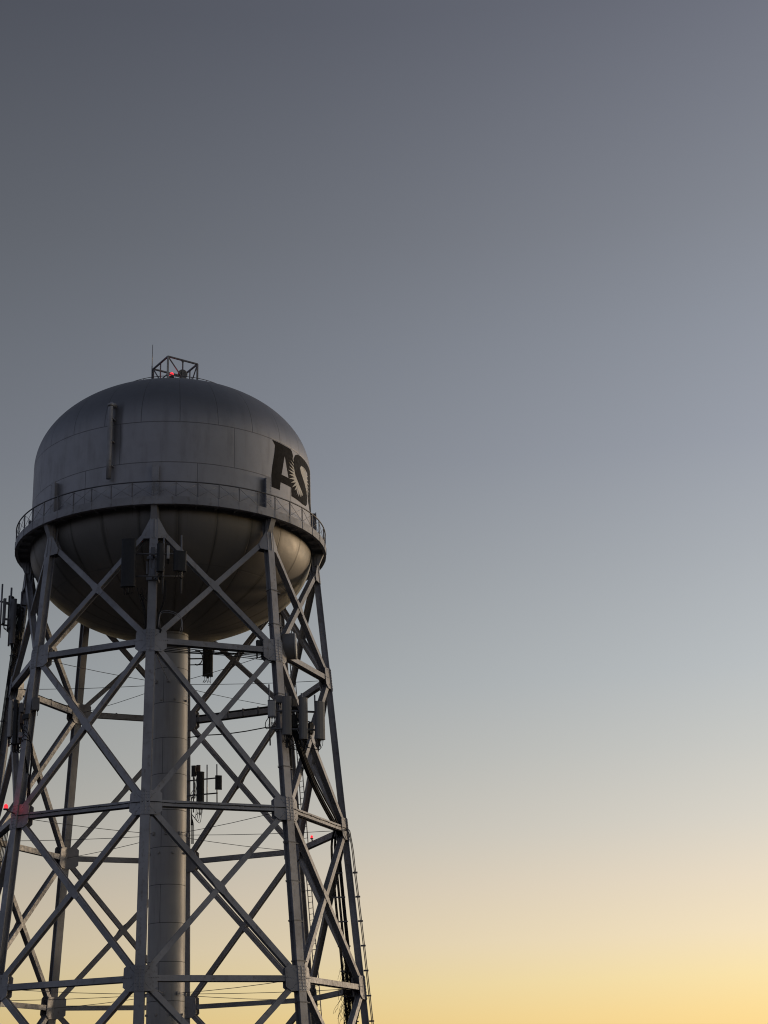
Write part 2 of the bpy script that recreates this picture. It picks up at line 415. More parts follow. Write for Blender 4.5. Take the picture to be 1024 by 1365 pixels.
# vent cap at the crown
s = MB(); s.lathe([(.55, 38.75), (.55, 38.98), (.75, 39.0), (.75, 39.08), (.3, 39.22), (0, 39.26)], 32)
s.build('crown_vent', STEEL, tank)

# painted letters, laid on the tank wall
def wrap(poly, off, name, mat, holes=()):
    bm = bmesh.new()
    from mathutils.geometry import tessellate_polygon
    loops = [[V((x, y, 0)) for x, y in poly]] + [[V((x, y, 0)) for x, y in h] for h in holes]
    flat = [p for l in loops for p in l]
    vs = [bm.verts.new(p) for p in flat]
    for tri in tessellate_polygon(loops):
        try: bm.faces.new([vs[i] for i in tri])
        except ValueError: pass
    xs = [p.x for p in flat]; x = min(xs) + .12
    while x < max(xs):
        bmesh.ops.bisect_plane(bm, geom=bm.verts[:] + bm.edges[:] + bm.faces[:], plane_co=(x, 0, 0), plane_no=(1, 0, 0)); x += .12
    rr = R + off
    for v in bm.verts:
        a = v.co.x / R; v.co = V((math.sin(a) * rr, -math.cos(a) * rr, v.co.y))
    bmesh.ops.recalc_face_normals(bm, faces=bm.faces[:])
    for f in bm.faces:
        if f.normal.dot(V((f.calc_center_median().x, f.calc_center_median().y, 0))) < 0: f.normal_flip()
    m = MB(); m.bm.free(); m.bm = bm
    return m.build(name, mat, tank)
def arc(cx, cy, rx, ry, a0, a1, n=10):
    return [(cx + rx * math.cos(rad(a0 + (a1 - a0) * k / n)), cy + ry * math.sin(rad(a0 + (a1 - a0) * k / n))) for k in range(n + 1)]
A_ = [(5.40, 34.10), (5.62, 33.86), (5.57, 33.45), (5.40, 32.62), (5.33, 32.1), (5.34, 31.50), (5.96, 31.50), (6.03, 31.95), (6.97, 31.97), (6.98, 31.50), (7.62, 31.50),
      (7.5, 32.3), (7.30, 33.2), (7.17, 33.86), (7.08, 34.02), (6.94, 34.09)]
wrap(A_, .004, 'painted_letter', LETTER, [[(6.40, 33.52), (6.12, 32.40), (6.72, 32.40)]])
U_ = [(9.28, 34.10), (10.25, 34.10), (10.25, 32.45)] + arc(10.62, 32.45, .37, .40, 180, 360, 8) + [(10.99, 34.10), (11.90, 34.10), (11.90, 32.40)] + arc(10.59, 32.40, 1.31, .90, 0, -180, 14) + [(9.28, 33.0)]
wrap(U_, .004, 'painted_letter', LETTER)
star = []
NR = 34
for k in range(NR * 2):
    a = 2 * PI * k / (NR * 2); rr = 1.0 if k % 2 == 0 else .60
    rr *= 1 + (.05 if (k // 2) % 2 else 0)
    star.append((8.15 + 1.42 * rr * math.cos(a), 32.85 + 1.19 * rr * math.sin(a)))
wrap(star, .008, 'painted_sunburst', BURST)
S_ = [(9.30, 34.12), (9.30, 33.62), (8.55, 33.66)] + [(8.15, 33.60), (7.99, 33.42), (8.16, 33.16), (8.66, 32.79), (9.0, 32.45), (9.12, 32.1), (9.05, 31.78), (8.80, 31.58), (8.3, 31.50), (7.0, 31.50),
      (6.98, 31.86), (7.08, 31.98), (7.25, 31.74), (7.30, 31.95), (7.50, 31.69), (7.55, 31.93), (7.79, 31.71), (7.84, 31.92), (8.08, 31.80), (8.14, 31.94), (8.30, 31.96), (8.38, 32.06), (8.18, 32.20), (7.81, 32.45), (7.42, 32.80), (7.25, 33.20), (7.26, 33.62), (7.42, 33.92), (7.75, 34.08), (8.2, 34.12)]
wrap(S_, .012, 'painted_letter', LETTER)

# balcony
RB = 8.07
s = MB()
s.lathe([(RB, 29.50), (RB, 29.90), (RB - .03, 29.90), (RB - .03, 29.79), (R + .002, 29.79), (R + .002, 29.70), (RB - .03, 29.70), (RB - .03, 29.56), (RB - .16, 29.56), (RB - .16, 29.50)], 192, closed=True, smooth=False)
for k in range(48):
    a = PH0 + rad(7.5 * k)
    s.box(azv(a) * (RB - .35) + V((0, 0, 29.62)), (azt(a), azv(a), (0, 0, 1)), (.08, .62, .15))
    s.box(azv(a) * (RB + .004) + V((0, 0, 29.70)), (azt(a), azv(a), (0, 0, 1)), (.07, .03, .385))
balc = s.build('balcony', STEEL2, tower)
s = MB(); s.ring(RB - .03, 30.66, .034, 192, 8); s.build('handrail', RODM, balc)
for k in range(48):
    a = PH0 + rad(7.5 * k); a2 = a + rad(7.5); am = a + rad(3.75)
    s = MB(); s.box(azv(a) * (RB - .03) + V((0, 0, 30.26)), (azt(a), azv(a), (0, 0, 1)), (.048, .048, .76)); s.build('railing_post', RAILM, balc)
    s = MB()
    for p, q, d in ((a, a2, .008), (a2, a, -.008)):
        s.tube([azv(p) * (RB - .03 + d) + V((0, 0, 29.92)), azv(q) * (RB - .03 + d) + V((0, 0, 30.60))], .011, 5)
    s.build('lattice_rod', STEEL2, balc)

# riser pipe
s = MB(); pr = []
for k in range(15):
    z0 = k * 1.8
    pr += [(.905 - .0008 * z0, z0), (.905 - .0008 * z0, min(z0 + 1.79, 25.9)), (.897 - .0008 * z0, min(z0 + 1.795, 25.9))]
for k in range(15):
    z0, z1 = k * 1.8, min(k * 1.8 + 1.79, 25.9); r0 = .905 - .0008 * z0
    s.lathe([(r0, z0), (r0, z1)], 64); s.lathe([(r0, z1), (r0 - .008, z1)], 64); s.lathe([(r0 - .008, z1), (r0 - .008, min(z1 + .012, 25.9))], 64); s.lathe([(r0 - .008, z0 - .0), (r0, z0)], 64)
for h in (22.709, 15.072, 7.548):
    for i in range(8):
        a = PH0 + rad(45 * i); s.box(azv(a) * .93 + V((0, 0, h)), (azt(a), azv(a), (0, 0, 1)), (.14, .12, .16))
        s.box(azv(a + .39) * .93 + V((0, 0, h - .95)), (azt(a + .39), azv(a + .39), (0, 0, 1)), (.10, .10, .10))
riser = s.build('riser_pipe', RISER, tower)
s = MB(); s.lathe([(1.35, 0.004), (1.35, .38), (1.25, .45), (.93, .45)], 48); s.build('concrete_footing', CONC, riser)

# legs
def facing(i):
    am = PH0 + rad(45 * i + 22.5); n = (azv(am) + V((0, 0, .0804))).normalized(); u = azt(am); v = n.cross(u); v = v if v.z > 0 else -v
    return n, u, v
GUS = [(-.08, .54), (.20, .54), (.58, .53), (.70, .43), (.70, -.36), (.46, -.54), (-.08, -.54)]
GTOP = [(-.05, .34), (.15, .34), (.55, -.42), (.50, -.66), (.22, -.70), (-.05, -.70)]
GD = .185
for i in range(8):
    a = PH0 + rad(45 * i); s = MB()
    ww = [.385, .398, .396, .39, .39]; dd = [.33, .325, .315, .305, .30]
    hs = [29.52] + LV[1:]
    for k in range(4):
        s.ibar(leg(i, hs[k + 1]), leg(i, hs[k]), ww[k] + .012 * k, dd[k] + .012 * k, azv(a), core=.28)
    lg = s.build('leg', STEEL, tower)
    s = MB()   # bracket under the balcony
    pts = [(-.02, 29.51), (RB - .12 - legR(29.0), 29.51), (RB - .2 - legR(29.0), 29.36), (.19, 28.86), (-.02, 28.86)]
    s.plate(pts, azv(a) * legR(29.0), azv(a), (0, 0, 1), azt(a), .30)
    s.build('balcony_bracket', STEEL2, lg)
    for li, h in enumerate(LV[:4]):
        for sd in (0, -1):
            n_, u_, v_ = facing(i + sd); sg = 1 if sd == 0 else -1
            s = MB(); poly = [(x * sg, y) for x, y in (GTOP if li == 0 else GUS)]
            for off in (GD, -GD):
                s.plate(poly, leg(i, h), u_, v_, n_, .022, off)
            if li:
                for q in range(5):
                    for an in (50, -48, 3):
                        s.rivet(leg(i, h) + u_ * sg * (.28 + .08 * q) * math.cos(rad(an)) * (1.25 if an == 3 else 1) + v_ * (.28 + .08 * q) * math.sin(rad(an)) + n_ * (GD + .011), n_, .026, .018)
            s.build('gusset_plate', STEEL, lg)
        if li:
            s = MB(); k = li; wv = ww[k] + .012 * k; dv = dd[k] + .012 * k
            ax = (leg(i, h + .5) - leg(i, h - .5)).normalized(); nn = azv(a); nn = (nn - ax * nn.dot(ax)).normalized(); tt = azt(a)
            for sg in (1, -1):
                s.box(leg(i, h) + nn * sg * (dv / 2 + .012), (tt, nn, ax), (wv + .01, .024, 1.12))
                for q in range(8):
                    for sx in (-.15, -.05, .05, .15):
                        s.rivet(leg(i, h) + nn * sg * (dv / 2 + .024) + tt * sx + ax * (-.49 + .14 * q), nn * sg, .027, .02)
            s.build('splice_plate', STEEL, lg)
    s = MB(); b0 = leg(i, 0.2)
    s.lathe([(0, -.19), (.75, -.19), (.75, .10), (.68, .16), (0, .16)], 24, center=b0, smooth=False); s.build('concrete_footing', CONC, lg)

# struts and diagonal braces of each bay
for i in range(8):
    n_, u_, v_ = facing(i)
    for li in (1, 2, 3):
        h = LV[li]; p, q = leg(i, h), leg(i + 1, h); d = (q - p).normalized()
        MB().ibar(p + d * .12, q - d * .12, .27 if li < 3 else .25, .32, n_).build('strut', STEEL, tower)
    for li in range(4):
        p0, p1, q0, q1 = leg(i, LV[li]), leg(i + 1, LV[li]), leg(i, LV[li + 1]), leg(i + 1, LV[li + 1])
        for p, q, dp, wdt in ((p0, q1, .29, .245), (p1, q0, .275, .24)):
            d = (q - p).normalized()
            br = MB().ibar(p + d * .15, q - d * .15, wdt, dp, n_).build('diagonal_brace', STEEL, tower)
        # crossing plate
        den = (p1 - p0).length / ((p1 - p0).length + (q1 - q0).length); x = p0 + (q1 - p0) * den
        s = MB(); d1 = (q1 - p0).normalized(); 
        s.plate([(-.42, -.115), (-.14, -.17), (.14, -.17), (.42, -.115), (.42, .115), (.14, .17), (-.14, .17), (-.42, .115)], x, d1, n_.cross(d1), n_, .018, .155)
        s.build('crossing_plate', STEEL, br)
    for li in (1, 2, 3):
        p = leg(i, LV[li]); a = PH0 + rad(45 * i); q = azv(a) * .92 + V((0, 0, LV[li]))
        pts = [p + (q - p) * t + V((0, 0, -.06 * math.sin(PI * t))) for t in (0, .25, .5, .75, 1)]
        MB().tube(pts, .014, 6).build('tie_rod', RODM, tower)

# ------------------------------------------------------------------ truss cage on the crown
def dome_z(x, y): return ZT + HT * math.sqrt(max(0, 1 - (x * x + y * y) / R ** 2))
cage = thing('rooftop_frame', (0, 0, dome_z(0, 0)), 'open steel truss frame standing on top of the tank', 'steel frame')
CT = 40.70
cor = [V((-.40, -1.22, CT)), V((1.20, -.40, CT - .02)), V((.40, 1.22, CT)), V((-1.20, .40, CT))]
def ground_pt(p): return V((p.x, p.y, dome_z(p.x, p.y) - .03))
for k in range(4):
    p, q = cor[k], cor[(k + 1) % 4]; nrm_ = (q - p).cross(V((0, 0, 1))).normalized()
    MB().bar(p, q, .075, .085, nrm_).build('top_rail', DARKSTEEL, cage)
    MB().bar(ground_pt(p), p, .085, .08, nrm_).build('post', PIPE_GALV if k == 0 else DARKSTEEL, cage)
    m = (p + q) / 2
    MB().bar(ground_pt(m), m, .06, .055, nrm_).build('post', DARKSTEEL, cage)
    s = MB(); s.plate([(-.12, 0), (.12, 0), (.04, -.14), (-.04, -.14)], m, (q - p), (0, 0, 1), nrm_, .03, 0); s.build('corner_plate', DARKSTEEL, cage)
    lo = m + V((0, 0, -1.15))
    MB().bar(p, V((m.x + (q.x - m.x) * .1, m.y + (q.y - m.y) * .1, 39.5)), .05, .05, nrm_).build('diagonal_rod', DARKSTEEL, cage)
    b0, b1 = p + V((0, 0, -1.05)), q + V((0, 0, -1.05))
    MB().bar(b0, b1, .05, .045, nrm_).build('lower_rail', DARKSTEEL, cage)
s = MB()
s.box((0, -.1, 39.48), (cor[1] - cor[0], cor[3] - cor[0], (0, 0, 1)), (1.5, 1.5, .05)); s.build('platform', DARKSTEEL, cage)
# whip antenna
wb = V((-1.27, .42, dome_z(1.27, .42)))
wa = thing('whip_antenna', wb, 'thin whip antenna standing at the left corner of the rooftop frame', 'antenna')
MB().tube([wb - V((0, 0, .03)), V((wb.x, wb.y, 40.9))], .03, 8).build('mast', DARKSTEEL, wa)
MB().tube([V((wb.x, wb.y, 40.85)), V((wb.x + .01, wb.y, 42.2))], [.022, .018], 6).build('whip', PIPE_GALV, wa)

def point_glow(name, p, e, parent):
    l = bpy.data.lights.new(name, 'POINT'); l.energy = e; l.color = (1, .04, .06); l.shadow_soft_size = .09
    o = bpy.data.objects.new(name, l); COL.objects.link(o); o.location = p; o.parent = parent; o.location = V(p) - parent.location
def beacon(p, foot, label, r=.12, e=2.0, lit=True, emat=None):
    p = V(p); foot = V(foot)
    t = thing('beacon_lamp', foot, label, 'beacon lamp', 'obstruction lamps')
    MB().tube([foot, V((p.x, p.y, p.z - r * 1.3))] if foot.z < p.z else [foot, p], .035, 8).build('stand', DARKSTEEL, t)
    s = MB(); s.lathe([(0, -r * 1.5), (r * 1.15, -r * 1.5), (r * 1.15, -r * .95), (0, -r * .95)], 20, center=p); s.build('lamp_base', DARKSTEEL, t)
    s = MB(); s.lathe([(r * .95, -r * .97), (r, -r * .2), (r * .8, r * .7), (r * .35, r * 1.1), (0, r * 1.18)], 20, center=p); s.build('lens', LAMPGLASS if lit else RADOME_D, t)
    if lit: point_glow('beacon_glow', p + V((0, 0, r * 1.5)), e, t)
    return t
beacon((-.19, -.80, 39.80), (-.19, -.80, 39.50), 'lit red beacon lamp inside the rooftop frame on the tank', .125, 1.6)
beacon((-7.30, -6.0, 15.46), (-6.90, -5.42, 15.20), 'lit red beacon lamp on the left leg, glowing on its joint plate', .10, 4.0)
beacon((7.33, 2.58, 15.36), (7.36, 2.62, 15.15), 'small lit red beacon lamp on the far right strut', .07, .5)
# unlit floodlight in the cage
fl = thing('floodlight', (.38, -.7, 39.50), 'round unlit lamp housing beside the red beacon on the tank top', 'lamp')
MB().tube([(.38, -.7, 39.50), (.38, -.7, 39.70)], .04, 8).build('stand', DARKSTEEL, fl)
s = MB(); s.lathe([(0, -.22), (.16, -.2), (.27, .05), (.27, .10), (.22, .10), (0, .02)], 24, center=(.38, -.7, 39.88), axis=(.3, -.9, -.15)); s.build('housing', RADOME, fl)

# ------------------------------------------------------------------ antennas on the legs
def panel(p, wd, dp, ht, faz, label, mat=RADOME, group='panel antennas on the tower', tilt=0.0, pigtails=True, pole=True):
    """sector antenna: curved radome, end caps, rear brackets, connectors below. p = centre, faz = azimuth it faces"""
    p = V(p); f = azv(faz); sd = azt(faz); upv = V((0, 0, 1))
    if tilt: f = (f * math.cos(tilt) - upv * math.sin(tilt)).normalized(); upv = sd.cross(f) if sd.cross(f).z > 0 else f.cross(sd)
    t = thing('panel_antenna', p - V((0, 0, ht / 2)), label, 'antenna', group)
    sec = [(-wd / 2, -dp / 2), (wd / 2, -dp / 2), (wd / 2, dp * .15), (wd * .42, dp * .38), (wd * .2, dp * .5), (-wd * .2, dp * .5), (-wd * .42, dp * .38), (-wd / 2, dp * .15)]
    s = MB(); s.plate(sec, p, sd, f, upv, ht - .06); s.build('radome', mat, t)
    for k in (-1, 1):
        s = MB(); s.plate([(x * 1.03, y * 1.03) for x, y in sec], p + upv * k * (ht / 2 - .02), sd, f, upv, .05); s.build('end_cap', DARKSTEEL if mat is not RADOME_D else mat, t)
        s = MB(); s.box(p + upv * k * ht * .32 - f * (dp / 2 + .07), (sd, f, upv), (.12, .16, .08)); s.box(p + upv * k * ht * .32 - f * (dp / 2 + .15), (sd, f, upv), (.2, .05, .12)); s.build('bracket', DARKSTEEL, t)
    if pigtails:
        s = MB()
        for k in range(4):
            x = wd * (-.3 + .2 * k); b = p - upv * ht / 2 + sd * x - f * dp * .1
            s.tube([b, b - upv * .08], .025, 6)
            s.tube([b - upv * .06, b - upv * (.22 + .05 * random.random()) - f * .03, b - upv * .33 - f * (.15 + .1 * random.random()) + sd * random.uniform(-.1, .1), b - upv * .16 - f * .32], .013, 5)
        s.build('connector', CABLE, t)
    return t
def mount(label, parts, base, cat='antenna mount'):
    """frame of pipes: parts = list of (name, p, q, r)"""
    t = thing('antenna_mount', base, label, cat, 'pipe frames carrying antennas')
    for nm, p, q, r in parts: MB().tube([p, q], r, 10).build(nm, DARKSTEEL if nm != 'mast_pipe' else PIPE_GALV, t)
    return t
def clampbox(t, c, ax, sz, nm='clamp', mat=DARKSTEEL):
    s = MB(); s.box(c, ax, sz); return s.build(nm, mat, t)
def cable(name, paths, r, label, clamps=(), group='cable runs on the tower', cat='cables', mat=CABLE):
    base = min((V(p) for path in paths for p in path), key=lambda v: v.z)
    t = thing(name, base, label, cat, group)
    for path in paths:
        MB().tube(path, r, 6).build('cable', mat, t)
    for c, ax, sz in clamps: clampbox(t, c, ax, sz)
    return t
def smooth(pts, n=6):
    pts = [V(p) for p in pts]; out = []
    for i in range(len(pts) - 1):
        p0, p1, p2, p3 = pts[max(i - 1, 0)], pts[i], pts[i + 1], pts[min(i + 2, len(pts) - 1)]
        for k in range(n):
            t = k / n; out.append(.5 * ((2 * p1) + (p2 - p0) * t + (2 * p0 - 5 * p1 + 4 * p2 - p3) * t * t + (3 * p1 - p0 - 3 * p2 + p3) * t ** 3))
    return out + [pts[-1]]
def unit(p, sz, faz, label, mat=WHITEBOX, group='radio boxes on the tower'):
    """radio unit: case with cooling fins, cover and connectors"""
    p = V(p); f = azv(faz); sd = azt(faz); t = thing('radio_unit', p - V((0, 0, sz[2] / 2)), label, 'radio box', group)
    s = MB(); s.box(p, (sd, f, (0, 0, 1)), (sz[0], sz[1] * .7, sz[2])); s.build('case', mat, t, bevel=.02)
    s = MB()
    for k in range(7): s.box(p + sd * sz[0] * (-.42 + .14 * k) - f * sz[1] * .42, (sd, f, (0, 0, 1)), (.018, sz[1] * .2, sz[2] * .9))
    s.build('cooling_fins', mat, t)
    s = MB()
    for k in range(3):
        b = p + sd * sz[0] * (-.3 + .3 * k) - V((0, 0, sz[2] / 2)); s.tube([b + V((0, 0, .01)), b - V((0, 0, .07))], .028, 6); s.tube([b - V((0, 0, .05)), b - V((0, 0, .25)) - f * .05], .013, 5)
    s.build('connector', CABLE, t)
    return t

# front leg, under the balcony
Y0 = -8.45
a0 = PH0
b = leg(0, 26.2)
m = mount('pipe frame clamped round the front leg below the balcony, carrying dark antennas', [
    ('cross_pipe', (-2.05, Y0 + .15, 26.84), (.62, Y0 + .18, 26.90), .035), ('cross_pipe', (-2.05, Y0 + .15, 25.74), (.55, Y0 + .18, 25.78), .035),
    ('standoff', (-.88, -7.78, 26.84), (-.86, Y0 + .15, 26.86), .05), ('standoff', (-.9, -7.82, 25.76), (-.88, Y0 + .15, 25.76), .05),
    ('mast_pipe', (-2.03, Y0 + .30, 25.0), (-2.03, Y0 + .30, 27.6), .04), ('mast_pipe', (-.42, Y0 + .30, 24.95), (-.40, Y0 + .30, 27.75), .045), ('mast_pipe', (.44, Y0 + .28, 24.95), (.42, Y0 + .28, 27.85), .04)], b)
for zz in (26.84, 25.76):
    clampbox(m, leg(0, zz), (azt(a0), azv(a0), (0, 0, 1)), (.56, .50, .14))
    clampbox(m, leg(0, zz + .3, .26), (azt(a0), azv(a0), (0, 0, 1)), (.20, .12, .42))
for sx in (-.26, -.1, .1, .26): 
    clampbox(m, leg(0, 26.3, .27, sx), (azt(a0), azv(a0), (0, 0, 1)), (.07, .07, .62 if abs(sx) > .2 else .9), 'strap')
panel((-2.03, Y0, 26.35), .66, .22, 2.34, rad(-8), 'large dark panel antenna left of the front leg under the balcony', RADOME_D)
panel((-.55, Y0, 26.63), .30, .20, 1.38, rad(22), 'narrow dark panel antenna close beside the front leg', RADOME_D)
panel((.36, Y0 - .02, 26.46), .60, .16, .98, rad(12), 'squarish dark panel antenna right of the front leg under the balcony', RADOME_D)
unit((-.20, Y0 + .15, 26.95), (.13, .14, .66), rad(10), 'slim pale radio box between the panels on the front leg')
cps = []
for k, (dx, lo) in enumerate(((-.32, 23.3), (-.37, 23.5), (-.28, 23.3))):
    cps.append(smooth([(-1.6 + .2 * k, Y0 + .2, 25.2), (-1.45 + .15 * k, -8.2, 24.6), leg(0, 25.0, .2, dx - .25), leg(0, 24.2, .1, dx), leg(0, lo, .05, dx + .03)]))
for k in range(3):
    cps.append(smooth([(-.35 + .04 * k, Y0 + .3, 25.6), (-.38 + .04 * k, -8.2, 24.7), leg(0, 24.0, .12, .36 + .03 * k), leg(0, 23.35, .1, .30 + .04 * k), leg(0, 23.2, .08, .42 + .03 * k), leg(0, 22.9, -.05, .3)]))
cable('antenna_cables', cps, .018, 'thin cables hanging down both sides of the front leg above its joint')
lp = []
for k in range(2):
    o = .09 * k
    lp.append(smooth([leg(0, 23.3, .1, .33 + o), leg(0, 24.0 - o, .22, .42), leg(0, 24.12 - o, .25, .75), leg(0, 23.95 - o, .28, 1.2), leg(0, 23.7 - o, .22, 1.42), leg(0, 23.2, .2, 1.47 - o), leg(0, 22.95, .15, 1.38 - o)]))
cable('cable_loop', lp, .013, 'spare cable coiled in an open loop right of the front leg', mat=PIPE_GALV)

# upper left leg
b = leg(6, 26.4)
mount('pipe frame clamped to the leftmost leg at tank bowl height', [
    ('cross_pipe', (-8.75, -.5, 26.95), (-7.43, .35, 26.98), .045), ('cross_pipe', (-8.7, -.5, 25.74), (-7.48, .35, 25.78), .045),
    ('mast_pipe', (-8.58, -.55, 25.0), (-8.58, -.55, 27.85), .045), ('mast_pipe', (-8.13, -.42, 24.6), (-8.13, -.42, 27.7), .05), ('mast_pipe', (-7.66, -.1, 25.4), (-7.64, -.1, 27.6), .035),
    ('standoff', (-7.6, .75, 26.95), (-7.9, .0, 26.95), .05), ('standoff', (-7.66, .75, 25.75), (-7.95, .0, 25.75), .05)], b)
panel((-8.42, -.62, 26.38), .24, .14, 1.30, rad(-75), 'short grey panel antenna, outermost on the upper left leg frame', RADOME)
panel((-7.98, -.55, 25.86), .32, .20, 2.35, rad(-55), 'tall grey panel antenna nearest the leg on the upper left frame', RADOME)
panel((-7.62, -.25, 25.9), .22, .14, 1.2, rad(-20), 'small dark panel antenna tucked against the upper left leg', RADOME_D)
panel((-8.2, .25, 26.5), .30, .18, 1.9, rad(-120), 'dark panel antenna facing away behind the upper left frame', RADOME_D)
unit((-7.78, -.35, 26.55), (.26, .2, .5), rad(-30), 'dark radio box on the upper left frame beside the tall panel', RADOME_D)
unit((-7.72, -.3, 25.2), (.24, .2, .46), rad(-30), 'dark radio box at the foot of the upper left frame', RADOME_D)
cps = [smooth([(-8.0 + .08 * k, -.5, 24.7), (-7.95 + .07 * k, -.35, 24.3 - .06 * k), (-7.75, .1, 24.5 - .12 * k), leg(6, 24.0 - .1 * k, .26, -.1 + .06 * k), leg(6, 22.9, .25, -.1 + .05 * k)], 5) for k in range(6)]
cps += [smooth([(-7.75 + .05 * k, -.3, 26.3), (-7.85 - .05 * k, -.3, 25.9), (-7.7, -.1, 25.5), (-7.74 + .04 * k, -.15, 25.0), leg(6, 24.4, .24, -.05 * k)], 5) for k in range(4)]
cable('antenna_cables', cps, .02, 'drooping black cables under the upper left frame')
# mid left legs
b = leg(7, 20.0)
mount('pipe frame reaching left from the left front leg between its upper joints', [
    ('cross_pipe', (-7.6, -4.75, 20.25), (-6.6, -4.85, 20.25), .045), ('cross_pipe', (-7.5, -4.75, 19.05), (-6.6, -4.85, 19.05), .045),
    ('mast_pipe', (-7.44, -4.72, 18.5), (-7.50, -4.72, 20.9), .045), ('mast_pipe', (-7.14, -4.72, 18.3), (-7.24, -4.72, 20.8), .05), ('mast_pipe', (-6.92, -4.72, 18.6), (-6.95, -4.72, 20.6), .045),
    ('standoff', (-6.75, -4.82, 20.25), leg(7, 20.25), .05), ('standoff', (-6.75, -4.84, 19.05), leg(7, 19.05), .05)], b)
panel((-7.42, -4.9, 19.8), .20, .15, 1.80, rad(-30), 'slim pale panel antenna, leftmost on the middle left frame', WHITEBOX)
panel((-7.17, -4.98, 19.6), .19, .18, 2.1, rad(-12), 'long dark panel antenna in the middle of the left frame', RADOME_D)
panel((-6.99, -4.95, 19.55), .12, .12, 1.9, rad(5), 'thin dark panel antenna, rightmost on the middle left frame', RADOME)
unit((-6.90, -4.98, 20.28), (.22, .2, .42), rad(0), 'dark radio box high on the middle left frame', RADOME)
unit((-6.88, -4.98, 19.72), (.18, .18, .38), rad(0), 'small brownish radio box between the others on the middle left frame', RADOME_B)
unit((-6.90, -5.02, 18.98), (.19, .16, .26), rad(0), 'small white radio box hanging low on the middle left frame', WHITEBOX)
unit((-6.72, -4.9, 18.72), (.30, .2, .36), rad(-10), 'black radio box at the bottom of the middle left frame', RADOME_D)
unit(leg(7, 20.35, .04, .40), (.34, .30, .60), rad(10), 'grey radio box bolted to the right side of the left front leg', RADOME)
unit(leg(7, 19.75, .04, .16) + azv(PH0 + rad(315)) * .28, (.40, .16, .24), rad(-40), 'dark junction box low on the front of the left front leg', RADOME_D)
cps = []
for k in range(5):
    cps.append(smooth([(-7.25 + .07 * k, -4.95, 18.6), (-7.2 + .07 * k, -4.95 - .02 * k, 18.1 + random.random() * .2), (-6.95 + .05 * k, -4.95, 18.35 + .1 * k), leg(7, 18.2, .1, -.2 + .05 * k), leg(7, 16.5, -.27, .1 + .05 * k), leg(7, 15.4, -.27, .1 + .05 * k)]))
for k in range(4):
    cps.append(smooth([(-6.9 + .1 * k, -4.95, 19.5), (-6.8, -5.05, 19.1 - .15 * k), leg(7, 19.3 - .2 * k, .24, .1), leg(7, 18.2, -.1, .30 + .03 * k), leg(7, 15.7, -.15, .32 + .03 * k)]))
cable('antenna_cables', cps, .02, 'loose cables drooping from the middle left frame onto the left front leg')
cps = []
for k in range(5):
    cps.append([leg(6, z, -.42 - .07 * k, -.30) for z in (15.6, 12, 8, 4, .3)])
cable('cable_run', cps, .025, 'bundle of cables strapped down the lower part of the leftmost leg',
      [(leg(6, z, -.5, -.30), (azt(PH0 + rad(270)), azv(PH0 + rad(270)), (0, 0, 1)), (.12, .75, .06)) for z in [.9 + 1.2 * q for q in range(12)]])
cps = [[leg(6, z, .25 - .05 * k, .30 + .02 * k) for z in (27, 24.5, 21, 18, 15.3)] for k in range(4)]
cable('cable_run', cps, .022, 'cables running down the leftmost leg from the upper left frame',
      [(leg(6, z, .15, .29), (azt(PH0 + rad(270)), azv(PH0 + rad(270)), (0, 0, 1)), (.10, .3, .05)) for z in (26, 24.4, 21, 19.4, 17.8, 16.2)])

# back leg seen right of the riser
b = leg(4, 26.0)
mount('short pipe arm on the rear leg just below the bowl', [('cross_pipe', (.9, 7.2, 26.1), (2.2, 7.1, 26.1), .04), ('cross_pipe', (.9, 7.2, 25.75), (2.2, 7.1, 25.75), .03), ('mast_pipe', (2.05, 7.1, 24.95), (2.05, 7.1, 27.2), .045)], b)
panel((2.06, 6.92, 26.1), .56, .2, 2.15, rad(10), 'dark panel antenna hanging behind the riser under the bowl', RADOME_D)
cl = []
for k in range(2):
    cl.append([V((1.46 + .30 * math.sin(q * PI / 8), 7.05 + .05 * k, 26.15 + .42 * math.cos(q * PI / 8) - .03 * k)) for q in range(-1, 10)])
cable('cable_loop', cl, .02, 'small coil of black cable on the rear leg beside the riser')
b = leg(4, 19.0)
mount('pipe frame on the rear leg right of the riser above the middle strut', [
    ('cross_pipe', (.95, 7.9, 19.36), (2.66, 7.55, 19.46), .04), ('cross_pipe', (.98, 7.9, 18.55), (2.66, 7.55, 18.62), .04),
    ('mast_pipe', (2.08, 7.62, 17.9), (2.07, 7.62, 20.2), .035), ('mast_pipe', (2.62, 7.5, 17.95), (2.60, 7.5, 20.2), .035), ('mast_pipe', (1.35, 7.7, 17.6), (1.35, 7.7, 20.0), .035)], b)
for xx in (2.08, 2.62):
    for zz in (19.43, 18.59): pass
panel((1.72, 7.50, 18.78), .40, .22, 2.0, rad(20), 'tall dark panel antenna on the rear leg right of the riser', RADOME_D)
panel((1.34, 7.55, 19.84), .25, .16, .58, rad(-10), 'short dark box antenna beside the rear leg', RADOME_D, pigtails=False)
panel((1.60, 7.72, 19.92), .22, .16, .55, rad(10), 'short brownish box antenna behind the tall rear panel', RADOME_B, pigtails=False)
panel((2.70, 7.35, 19.16), .36, .14, .76, rad(15), 'small dark panel antenna at the end of the rear frame', RADOME_D, pigtails=False)
cps = [smooth([(1.5 + .1 * k, 7.5, 17.8), (1.45 + .08 * k, 7.55, 17.3 - .1 * k), (1.25, 7.8, 17.5), leg(4, 17.0, -.2, -.30 - .04 * k), leg(4, 16.0, -.2, -.30 - .04 * k)]) for k in range(4)]
